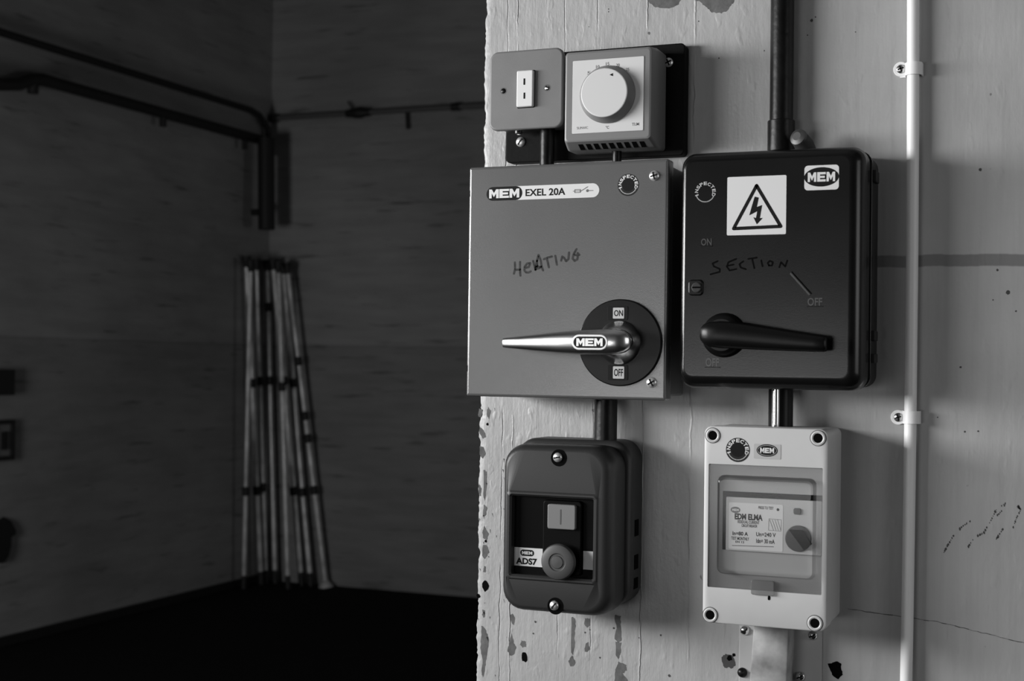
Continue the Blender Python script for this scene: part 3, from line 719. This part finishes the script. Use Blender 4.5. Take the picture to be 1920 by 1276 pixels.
c = at(1051.5, 969, D)[0]; m = (b0+b1)/2; s.rbox(c-0.7, c+0.7, m-8, m+8, D, D+0.7, 0.5, 0.1, STOPB); build('start_button', s, t)
s = MB(); a, b = at(1045, 1053.5, D+10)
s.lathe(a, b, [(11, D-8), (11, D+3)], BLACK, 24)
s.lathe(a, b, [(17.5, D+2.5), (18.9, D+4.5), (18.9, D+8), (17.8, D+10), (15, D+11), (9.6, D+11.2), (8.6, D+10.3), (7.0, D+10.3), (6.2, D+11.2), (1, D+11.6)], STOPB, 44); build('stop_button', s, t)
s = MB(); dl = D-8.4
a0, a1, b0, b1 = rect(958.5, 1020, 1026.5, 1061, dl); s.box(O[0]+0.3, a1, b0, b1, dl-0.8, dl, WHITE)
eu, ev = at(988.5, 1036, dl); s.poly(rrect(eu-8, eu+8, ev-3.4, ev+3.4, 3.3), dl+0.1, INK); s.block('MEM', eu-6, eu+6, ev-1.7, ev+1.7, dl+0.2, WHITE, 0.1)
c0, c1, e0, e1 = rect(967.5, 1007, 1045.5, 1058, dl); s.text('ADS7', c0, c1, e0, e1, dl+0.15, INK, 0.04, 0, 0.0)
build('name_label', s, cpanel, flat=True); s = MB()
a0, a1, b0, b1 = rect(1093.5, 1113, 1033, 1067.5, dl); s.box(a0, O[1]-0.3, b0, b1, dl-0.8, dl, WHITE); build('blank_label', s, cpanel, flat=True)
for x, y in ((1046, 857), (1039.5, 1134.5)):
    a, b = at(x, y, D); q = MB(); q.lathe(a+1.2, b-0.5, [(9, D-0.4), (9, D+0.25), (6.2, D+0.15)], RUBBER, 24); build('recess_shade', q, cov)  # flat black ring paints in the shading of a countersink
    screw(t, x, y, D, 5.2, PLATED, 'slot', 0.15 if y < 1000 else 0.9, h=3.2)

# ------------------------------------------------------------------ breaker enclosure with clear window
D = 85
u0, u1 = at(1318.4, 985, D)[0], at(1551.5, 985, D)[0]
v1 = at(1436, 801, D)[1]; v0 = at(1432, 1175.5, D)[1]
t = thing('breaker_enclosure', 'pale plastic breaker box with clear hinged window in the lower right', 'breaker box', ((u0+u1)/2000, 0, v0/1000))
O = rect(1327.5, 1541.5, 873, 1107.5, D)
s = MB(); s.rbox(u0+1, u1-1, v0+1, v1-1, 0, 58, 7, 0.5, ELCB, cap0=True); build('base', s, t)
s = MB()
rings = [s.rr(u0, u1, v0, v1, 8, 56), s.rr(u0, u1, v0, v1, 8, D-2.5), s.rr(u0+0.6, u1-0.6, v0+0.6, v1-0.6, 7.6, D-0.8), s.rr(u0+2, u1-2, v0+2, v1-2, 7, D), s.rr(O[0], O[1], O[2], O[3], 1, D), s.rr(O[0], O[1], O[2], O[3], 1, D-9)]
s.loft(rings, ELCB, False, False); s.box(O[0], O[1], O[2], O[3], D-11, D-9, ELCBIN)
front = build('front_cover', s, t)
for x, y in ((1336.6, 815.8), (1534, 821), (1331.8, 1152), (1528, 1167.5)): hole_screw(t, x, y, D, 7.2)
inspected(t, 1383.5, 843, D, 12.2, True)
s = MB(); a0, a1, b0, b1 = rect(1413.5, 1464, 832, 860, D); s.rbox(a0, a1, b0, b1, D-0.2, D+0.3, 1.2, 0, LABELDIM)
eu, ev = at(1438.5, 844, D); s.poly(circ(eu, ev, 10.6, 36, 6.2), D+0.4, INK); s.poly(circ(eu, ev, 9.6, 36, 5.2), D+0.45, LABELDIM); s.poly(circ(eu, ev, 9.2, 36, 4.8), D+0.5, INK); s.block('MEM', eu-7, eu+7, ev-2.6, ev+2.6, D+0.6, WHITE, 0.1)
build('name_label', s, t, flat=True)
# the breaker behind the window
dv_ = D-6
s = MB(); a0, a1, b0, b1 = rect(1361, 1536, 935, 1036, dv_); a1 = O[1]-1.5
s.box(a0-4, a1, b0, b1+5.5, D-9.3, D-8.5, RUBBER)  # black plate paints in the shadow line above and left of the breaker
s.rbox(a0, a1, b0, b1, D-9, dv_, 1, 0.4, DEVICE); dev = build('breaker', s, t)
s = MB(); L0, L1, M0, M1 = rect(1366.5, 1468, 943.5, 1031, dv_); s.rbox(L0, L1, M0, M1, dv_-0.3, dv_+0.2, 1.5, 0, WHITE); dd = dv_+0.3
def Z8(x, y): return at(1320+x/4.908, 860+y/4.908, dd)
def tx(st, x0, x1, y0, y1, m=INK, bold=0.02):
    p, q = Z8(x0, y1), Z8(x1, y0); s.text(st, p[0], q[0], p[1], q[1], dd, m, bold)
p = Z8(290, 468); s.poly(circ(p[0], p[1], 5, 24, 3.2), dd, GREYINK); s.block('MEM', p[0]-3.4, p[0]+3.4, p[1]-1.2, p[1]+1.2, dd+0.1, WHITE, 0.1)
tx('EDM ELMA', 282, 540, 512, 555, INK, 0.05); tx('RESIDUAL CURRENT', 310, 510, 572, 590); tx('CIRCUIT BREAKER', 345, 490, 606, 624)
tx('In=80 A', 262, 405, 672, 700, INK, 0.03); tx('Un=240 V', 480, 660, 682, 710); tx('TEST MONTHLY', 250, 415, 722, 742); tx('EN 12', 290, 370, 756, 770); tx('Idn= 30 mA', 480, 650, 742, 772)
tx('PRESS TO TEST', 500, 640, 440, 460); p = Z8(680, 466); s.poly(circ(p[0], p[1], 1.4, 12), dd, INK)
p, q = Z8(260, 795), Z8(640, 808); s.ribbon([p, q], 0.7, dd, GREYINK)
for k in range(4): s.ribbon([Z8(605+k*24, 560), Z8(640+k*22, 655)], 0.5, dd, GREYINK)
s.ribbon([Z8(598, 550), Z8(712, 560), Z8(708, 664), Z8(594, 655)], 0.4, dd, GREYINK, True)
build('rating_label', s, dev, flat=True)
s = MB(); c = at(1497, 1009, dv_); s.lathe(c[0], c[1], [(13, dv_-0.2), (13, dv_+1.2), (12.2, dv_+1.8)], TOGGLE, 36)
an = math.radians(-52); ca, sa = math.cos(an), math.sin(an)
s.prism([(c[0]+ca*x-sa*y, c[1]+sa*x+ca*y) for x, y in ((-12, -1.5), (12, -1.5), (12, 8), (-4, 9))], dv_+1, dv_+5, INK); build('toggle', s, dev)
s = MB(); a0, a1, b0, b1 = rect(1488, 1502, 952, 964, dv_); s.rbox(a0, a1, b0, b1, dv_-0.2, dv_+1.8, 2, 0.8, TOGGLE); build('test_button', s, dev)
# clear window: flat flange, raised bubble, latch tab
B = rect(1343, 1525.5, 896, 1081, D+7)
s = MB(); z0 = D-1.2
fl = [s.rr(O[0]+0.4, O[1]-0.4, O[2]+0.4, O[3]-0.4, 1.5, z0-1), s.rr(O[0]+0.4, O[1]-0.4, O[2]+0.4, O[3]-0.4, 1.5, z0), s.rr(B[0]-1, B[1]+1, B[2]-1, B[3]+1, 7, z0)]
s.loft(fl, FROST, False, False)
win = build('window_cover', s, t)
s = MB(); bub = [s.rr(B[0]-1, B[1]+1, B[2]-1, B[3]+1, 7, z0)]
for k in range(6):
    a = PI/2*k/5; i = 3*(1-math.cos(a)); bub.append(s.rr(B[0]+i, B[1]-i, B[2]+i, B[3]-i, 6.5-i*0.5, z0+4+4*math.sin(a)))
s.loft(bub[:5], EDGE, False, False); s.loft(bub[4:], CLEAR, False, True); build('raised_pane', s, win)
s = MB(); a0, a1, b0, b1 = rect(1408, 1452, 1088, 1115.5, D+2); s.rbox(a0, a1, b0, b1, z0+0.2, D+3, 2, 1, FROST); build('latch_tab', s, win)
s = MB(); a, b = at(1442, 1120.5, D); s.rbox(a-1.3, a+1.3, b-2.2, b+2.2, D-0.2, D+0.2, 1.2, 0, RUBBER); build('keyhole', s, front)
EB = v0

# ------------------------------------------------------------------ bracket plate and trunking below
a0, a1, _, _ = rect(1385.5, 1540.5, 1180, 1270, 4)
t = thing('bracket_plate', 'pale flat bracket plate with round-headed screws under the breaker box', 'bracket', ((a0+a1)/2000, 0, 1.05))
s = MB(); s.rbox(a0, a1, 1050, EB+4, 0, 4, 1.5, 1, BRACKET); build('plate', s, t)
for x, y, m in ((1397, 1181, CHROME), (1524.5, 1190, CHROME), (1392, 1260, BLACK), (1501, 1267, CHROME)): screw(t, x, y, 4, 5.2, m, 'slot', 0.5, h=4.5)
t = thing('cable_trunking', 'stained white trunking dropping from under the breaker box', 'trunking', (at(1445, 1276, 40)[0]/1000, 0, 0.76))
p0, p1 = at(1413.5, 1205, 38)[0], at(1479, 1205, 38)[0]; q0, q1 = at(1404, 1300, 38)[0], at(1474, 1300, 38)[0]; qv = at(1440, 1300, 38)[1]
tv = EB+4
def trap(d, i):
    ex = (tv-760)/(tv-qv); e0 = p0+(q0-p0)*ex; e1 = p1+(q1-p1)*ex
    return [(p0+i, tv, d), (p1-i, tv, d), (e1-i, 760, d), (e0+i, 760, d)]
s = MB(); s.loft([trap(4, 0), trap(36, 0), trap(37.4, 0.5), trap(38, 1.6)], TRUNK, True, True); build('channel', s, t)

# ------------------------------------------------------------------ white conduit with two saddle clips
pts = [(1712.6, -40), (1712.2, 0), (1712, 150), (1711.5, 300), (1710.3, 480), (1708.5, 640), (1706.8, 800), (1703.8, 1000), (1701.4, 1150), (1699, 1276), (1697.6, 1330)]
P = [at(x, y, 9) for x, y in pts]
s = MB(); s.tube([(P[0][0], 2700, 9)]+[(a, b, 9) for a, b in P]+[(P[-1][0]-3, 1000, 9), (P[-1][0]-4, 0, 9)], 6.1, CABLE, 20)
tag(build('white_conduit', s, None, (P[-1][0]/1000, -0.009, 0)), 'thin white plastic conduit running the full height of the wall at right', 'conduit')
def clip(xc, xs, y, label):
    u, v = at(xc, y, 11); us, vs = at(xs, y, 3)
    t = thing('pipe_clip', label, 'pipe clip', (us/1000, 0, vs/1000), 'saddle clips on the white conduit')
    s = MB(); w = 6.4
    prof = [(us-1, 0.2), (u-8.6, 0.6)]+[(u+7.4*math.cos(a), 9+7.4*math.sin(a)) for a in [PI-PI*k/10 for k in range(11)]]+[(u+7.4, 0.2)]
    o = [(a, d) for a, d in prof]; inn = [(a, d) for a, d in prof]
    ring = []
    th = 1.1
    outl = [(us-1, 1.6), (u-8.4, 1.9)]+[(u+(7.4+th)*math.cos(a), 9+(7.4+th)*math.sin(a)) for a in [PI-PI*k/10 for k in range(11)]]+[(u+7.4+th, 0.0)]
    lo = [(a, v-w, d) for a, d in o]+[(a, v-w, d) for a, d in outl[::-1]]
    hi = [(a, v+w, d) for a, d in o]+[(a, v+w, d) for a, d in outl[::-1]]
    n = len(lo); s.faces(lo+hi, [[k, (k+1) % n, n+(k+1) % n, n+k] for k in range(n)]+[[k, k+1, n-2-k, n-1-k] for k in range(n//2-1)]+[[n+k, n+k+1, 2*n-2-k, 2*n-1-k] for k in range(n//2-1)], CABLE)
    s.lathe(us, vs, [(7.6, 0), (7.6, 1.6), (7.2, 2.0)], CABLE, 26)
    build('strap', s, t)
    screw(t, 0, 0, 2, 4.6, STEEL, 'cross', 0.3, h=2.6, uv=(us, vs))
    return t
clip(1713, 1689, 129, 'upper white saddle clip on the white conduit, level with the thermostat')
clip(1708.5, 1684, 782, 'lower white saddle clip on the white conduit, level with the breaker box top')

# ------------------------------------------------------------------ far room: pipes
def P3(p): return W2(p)
def wpipe(name, label, pts, r, m, n=12, cat='pipe'):
    s = MB(); s.tube([P3(p) for p in pts], r, m, n)
    return s
# upper pipe along the left wall, bending down at the corner
X = XL+0.05
up = [(X, 2.0, on_x(0, 60, X)[2]), (X,)+on_x(0, 60, X)[1:], (X,)+on_x(470, 206, X)[1:]]
e = on_x(486, 213, X); up += [(X, e[1], e[2]-0.01), (X, e[1]+0.11, e[2]-0.08), (X, e[1]+0.13, e[2]-0.2), (X, e[1]+0.13, 2.9)]
s = MB(); s.tube([(a*1000, c*1000, -b*1000) for a, b, c in up], 22, FARPIPE, 12)
tag(build('wall_pipe', s, None, (X, 2.0, up[0][2])), 'upper dark pipe sloping along the far left wall and turning down at the corner', 'pipe')
# lower, thicker pipe with hangers
X2 = XL+0.07
lo = [(X2, 2.2, 2.95)]+[(X2,)+on_x(x, y, X2)[1:] for x, y in ((0, 158), (34, 158), (58, 150), (80, 149), (110, 158), (488, 262))]
t = thing('thick_wall_pipe', 'lower thicker dark pipe with drop hangers on the far left wall', 'pipe', (X2, 2.2, 2.9))
s = MB(); s.tube([(a*1000, c*1000, -b*1000) for a, b, c in lo], 34, FARPIPE, 12); build('pipe', s, t)
for x, y0, y1, w in ((62, 150, 175, 0.03), (306, 212, 237, 0.022), (459, 256, 280, 0.018)):
    a = on_x(x, y0, X2); b = on_x(x, y1, X2); s = MB(); s.tube([P3(a), P3((X2, a[1], b[2]))], w*1000, FARPIPE, 10); build('hanger', s, t)
# thick downpipe in the corner
XD = XL+0.17; YD = YB-0.30
a = on_y(500, 262, YD); b = on_y(500, 430, YD)
t = thing('corner_downpipe', 'short thick black downpipe ending open in the far corner', 'pipe', (a[0], YD, b[2]))
s = MB(); s.tube([(a[0]*1000-4, a[2]*1000+10, -YD*1000), (b[0]*1000, b[2]*1000, -YD*1000)], 56, FARPIPE, 18); build('pipe', s, t)
c = on_y(473, 398, YD); s = MB(); s.tube([P3(c), P3((c[0]+0.08, YD, c[2]))], 22, FARPIPE, 10); build('valve_stub', s, t)
# lighter pipe along the back wall
Yp = YB-0.04
a = on_y(507, 222, Yp); b = on_y(905, 197, Yp); zz = (a[2]+b[2])/2
t = thing('back_wall_pipe', 'thin level pipe with a round junction on the far back wall', 'pipe', (a[0], Yp, zz))
s = MB(); s.tube([(a[0]*1000, zz*1000, -Yp*1000), (-2300, zz*1000, -Yp*1000)], 20, GALV, 12); build('pipe', s, t)
j = on_y(672, 211, Yp); s = MB(); s.tube([((j[0]-0.09)*1000, zz*1000, -Yp*1000), ((j[0]-0.045)*1000, zz*1000, -Yp*1000), (j[0]*1000-15, zz*1000, -Yp*1000), (j[0]*1000+15, zz*1000, -Yp*1000), ((j[0]+0.045)*1000, zz*1000, -Yp*1000), ((j[0]+0.09)*1000, zz*1000, -Yp*1000)], [26, 30, 38, 38, 30, 26], FARPIPE, 16); build('junction', s, t)
for x in (515, 855):
    q = on_y(x, 200, Yp); s = MB(); s.tube([((q[0]-0.03)*1000, zz*1000, -Yp*1000), ((q[0]+0.03)*1000, zz*1000, -Yp*1000)], 27, FARPIPE, 14); build('coupling', s, t)
q0 = on_y(762, 207, Yp); q1 = on_y(764, 242, Yp); s = MB(); s.tube([(q0[0]*1000, zz*1000, -Yp*1000), (q1[0]*1000, q1[2]*1000, -Yp*1000)], 10, FARPIPE, 8); build('drop_wire', s, t)
q0 = on_y(663, 207, Yp); q1 = on_y(652, 190, Yp); s = MB(); s.tube([P3(q0), P3(q1)], 6, FARPIPE, 8); build('stub_wire', s, t)

# ------------------------------------------------------------------ far room: poles leaning in the corner
OFFS = (0.06, 0.24, 0.15, 0.06, 0.15, 0.24, 0.06, 0.15)
def pole(i, top, bot, r, label, cuts, foot=False):
    tp = Vector(on_y(*top, YB-OFFS[i]))
    if tp.x < XL+0.05: tp = Vector(on_x(*top, XL+OFFS[i]-0.02))
    y = bot[1]; bt = Vector(on_floor(bot[0], y))
    while (bt.x < XL+0.09 or bt.y > YB-0.08) and y < 1200: y += 0.5; bt = Vector(on_floor(bot[0], y))
    t = thing('leaning_pole', label, 'pole', bt, 'metal poles leaning in the far corner')
    s = MB(); s.tube([P3(bt+(tp-bt)*0.0), P3(tp)], r*1.1, POLE, 12); build('shaft', s, t)
    for f in cuts:
        c = bt+(tp-bt)*f; d = (tp-bt).normalized(); q = MB()
        q.tube([P3(c-d*0.03), P3(c-d*0.024), P3(c+d*0.024), P3(c+d*0.03)], [r+3, r+9, r+9, r+3], FARPIPE, 12); build('collar', q, t)
    d = (tp-bt).normalized(); q = MB()
    q.tube([P3(tp-d*0.06), P3(tp-d*0.03), P3(tp), P3(tp+d*0.015)], [r+2, r+8, r+14, r+14], FARPIPE, 12); build('head', q, t)
    q = MB(); fm = POLE if foot else FARPIPE
    q.tube([P3(bt+d*0.0), P3(bt+d*(0.012 if foot else 0.03)), P3(bt+d*(0.05 if foot else 0.09))], [r+40 if foot else r+5, r+34 if foot else r+5, r+2], fm, 14); build('foot', q, t)
poles = [((462, 484), (490, 1084), 17, 'leaning metal pole, brightest of the bunch low down, second foot from the left', (0.62, 0.29)),
         ((481, 490), (499, 1075), 12, 'thin leaning metal pole tucked behind the left pair in the corner', (0.63, 0.30)),
         ((470, 492), (457, 1086), 14, 'leaning metal pole with its foot furthest left in the corner', (0.30,)),
         ((501, 492), (516, 1090), 15, 'leaning metal pole with its foot third from the left, nearly upright', (0.86, 0.63)),
         ((512, 490), (566, 1092), 18, 'leaning metal pole crossing the middle of the bunch, tilted to the left', (0.63, 0.29)),
         ((522, 495), (540, 1104), 15, 'leaning metal pole with its foot fourth from the left', (0.62,)),
         ((531, 498), (583, 1094), 17, 'leaning metal pole with its foot second from the right', (0.63, 0.29)),
         ((538, 497), (611, 1100), 14, 'most tilted leaning metal pole with a flared foot, furthest right', (0.70, 0.53, 0.46, 0.30))]
for i, (a, b, r, lb, cu_) in enumerate(poles): pole(i, a, b, r, lb, cu_, foot=(i == 7))

# ------------------------------------------------------------------ far room: fittings at the left edge
def wallbox(x1, y0, y1, wd):
    p = on_x(x1, (y0+y1)/2, XL); return p[1]-wd, p[1], on_x(x1, y1, XL)[2], on_x(x1, y0, XL)[2]
ya, yb_, za, zb = wallbox(14, 692, 740, 0.16)
s = MB(); s.box(XL*1000, (XL+0.05)*1000, za*1000, zb*1000, -yb_*1000, -ya*1000, FARBOX)
tag(build('socket_box', s, None, (XL, (ya+yb_)/2, za)), 'small plain black box on the far left wall at the picture edge', 'electrical box')
ya, yb_, za, zb = wallbox(20, 786, 861, 0.17)
t = thing('framed_switch', 'black-framed grey switch plate on the far left wall below the black box', 'switch', (XL, (ya+yb_)/2, za))
def xbox(s, y0, y1, z0, z1, h, m): s.box(XL*1000, (XL+h)*1000, z0*1000, z1*1000, -y1*1000, -y0*1000, m)
s = MB()
for q in ((ya, ya+.018, za, zb), (yb_-.018, yb_, za, zb), (ya+.018, yb_-.018, za, za+.022), (ya+.018, yb_-.018, zb-.022, zb)): xbox(s, *q, 0.03, FARBOX)
build('frame', s, t); s = MB(); xbox(s, ya+.018, yb_-.018, za+.022, zb-.022, 0.012, FARGREY); build('plate', s, t)
s = MB(); xbox(s, yb_-.085, yb_-.045, za+.055, zb-.06, 0.022, FARBOX); build('rocker', s, t)
c = on_x(0, 1010, XL); s = MB(); O_ = []  # raised dark shape for a broken plaster patch
for x, y in ((-30, 985), (-5, 975), (6, 968), (14, 972), (24, 990), (24, 1000), (15, 1005), (14, 1025), (9, 1045), (2, 1056), (-14, 1050), (-32, 1020)):
    p = on_x(x, y, XL); O_.append((p[1], p[2]))
n = len(O_); vs = [(XL*1000, z*1000, -y*1000) for y, z in O_]+[((XL+0.03)*1000, (z*0.9+c[2]*0.1)*1000, -(y*0.9+c[1]*0.1)*1000) for y, z in O_]
s.faces(vs, [[k, (k+1) % n, n+(k+1) % n, n+k] for k in range(n)]+[list(range(n, 2*n))], FARBOX)
tag(build('dark_patch', s, None, (XL, c[1], c[2])), 'ragged dark patch low on the far left wall at the picture edge', 'fitting')
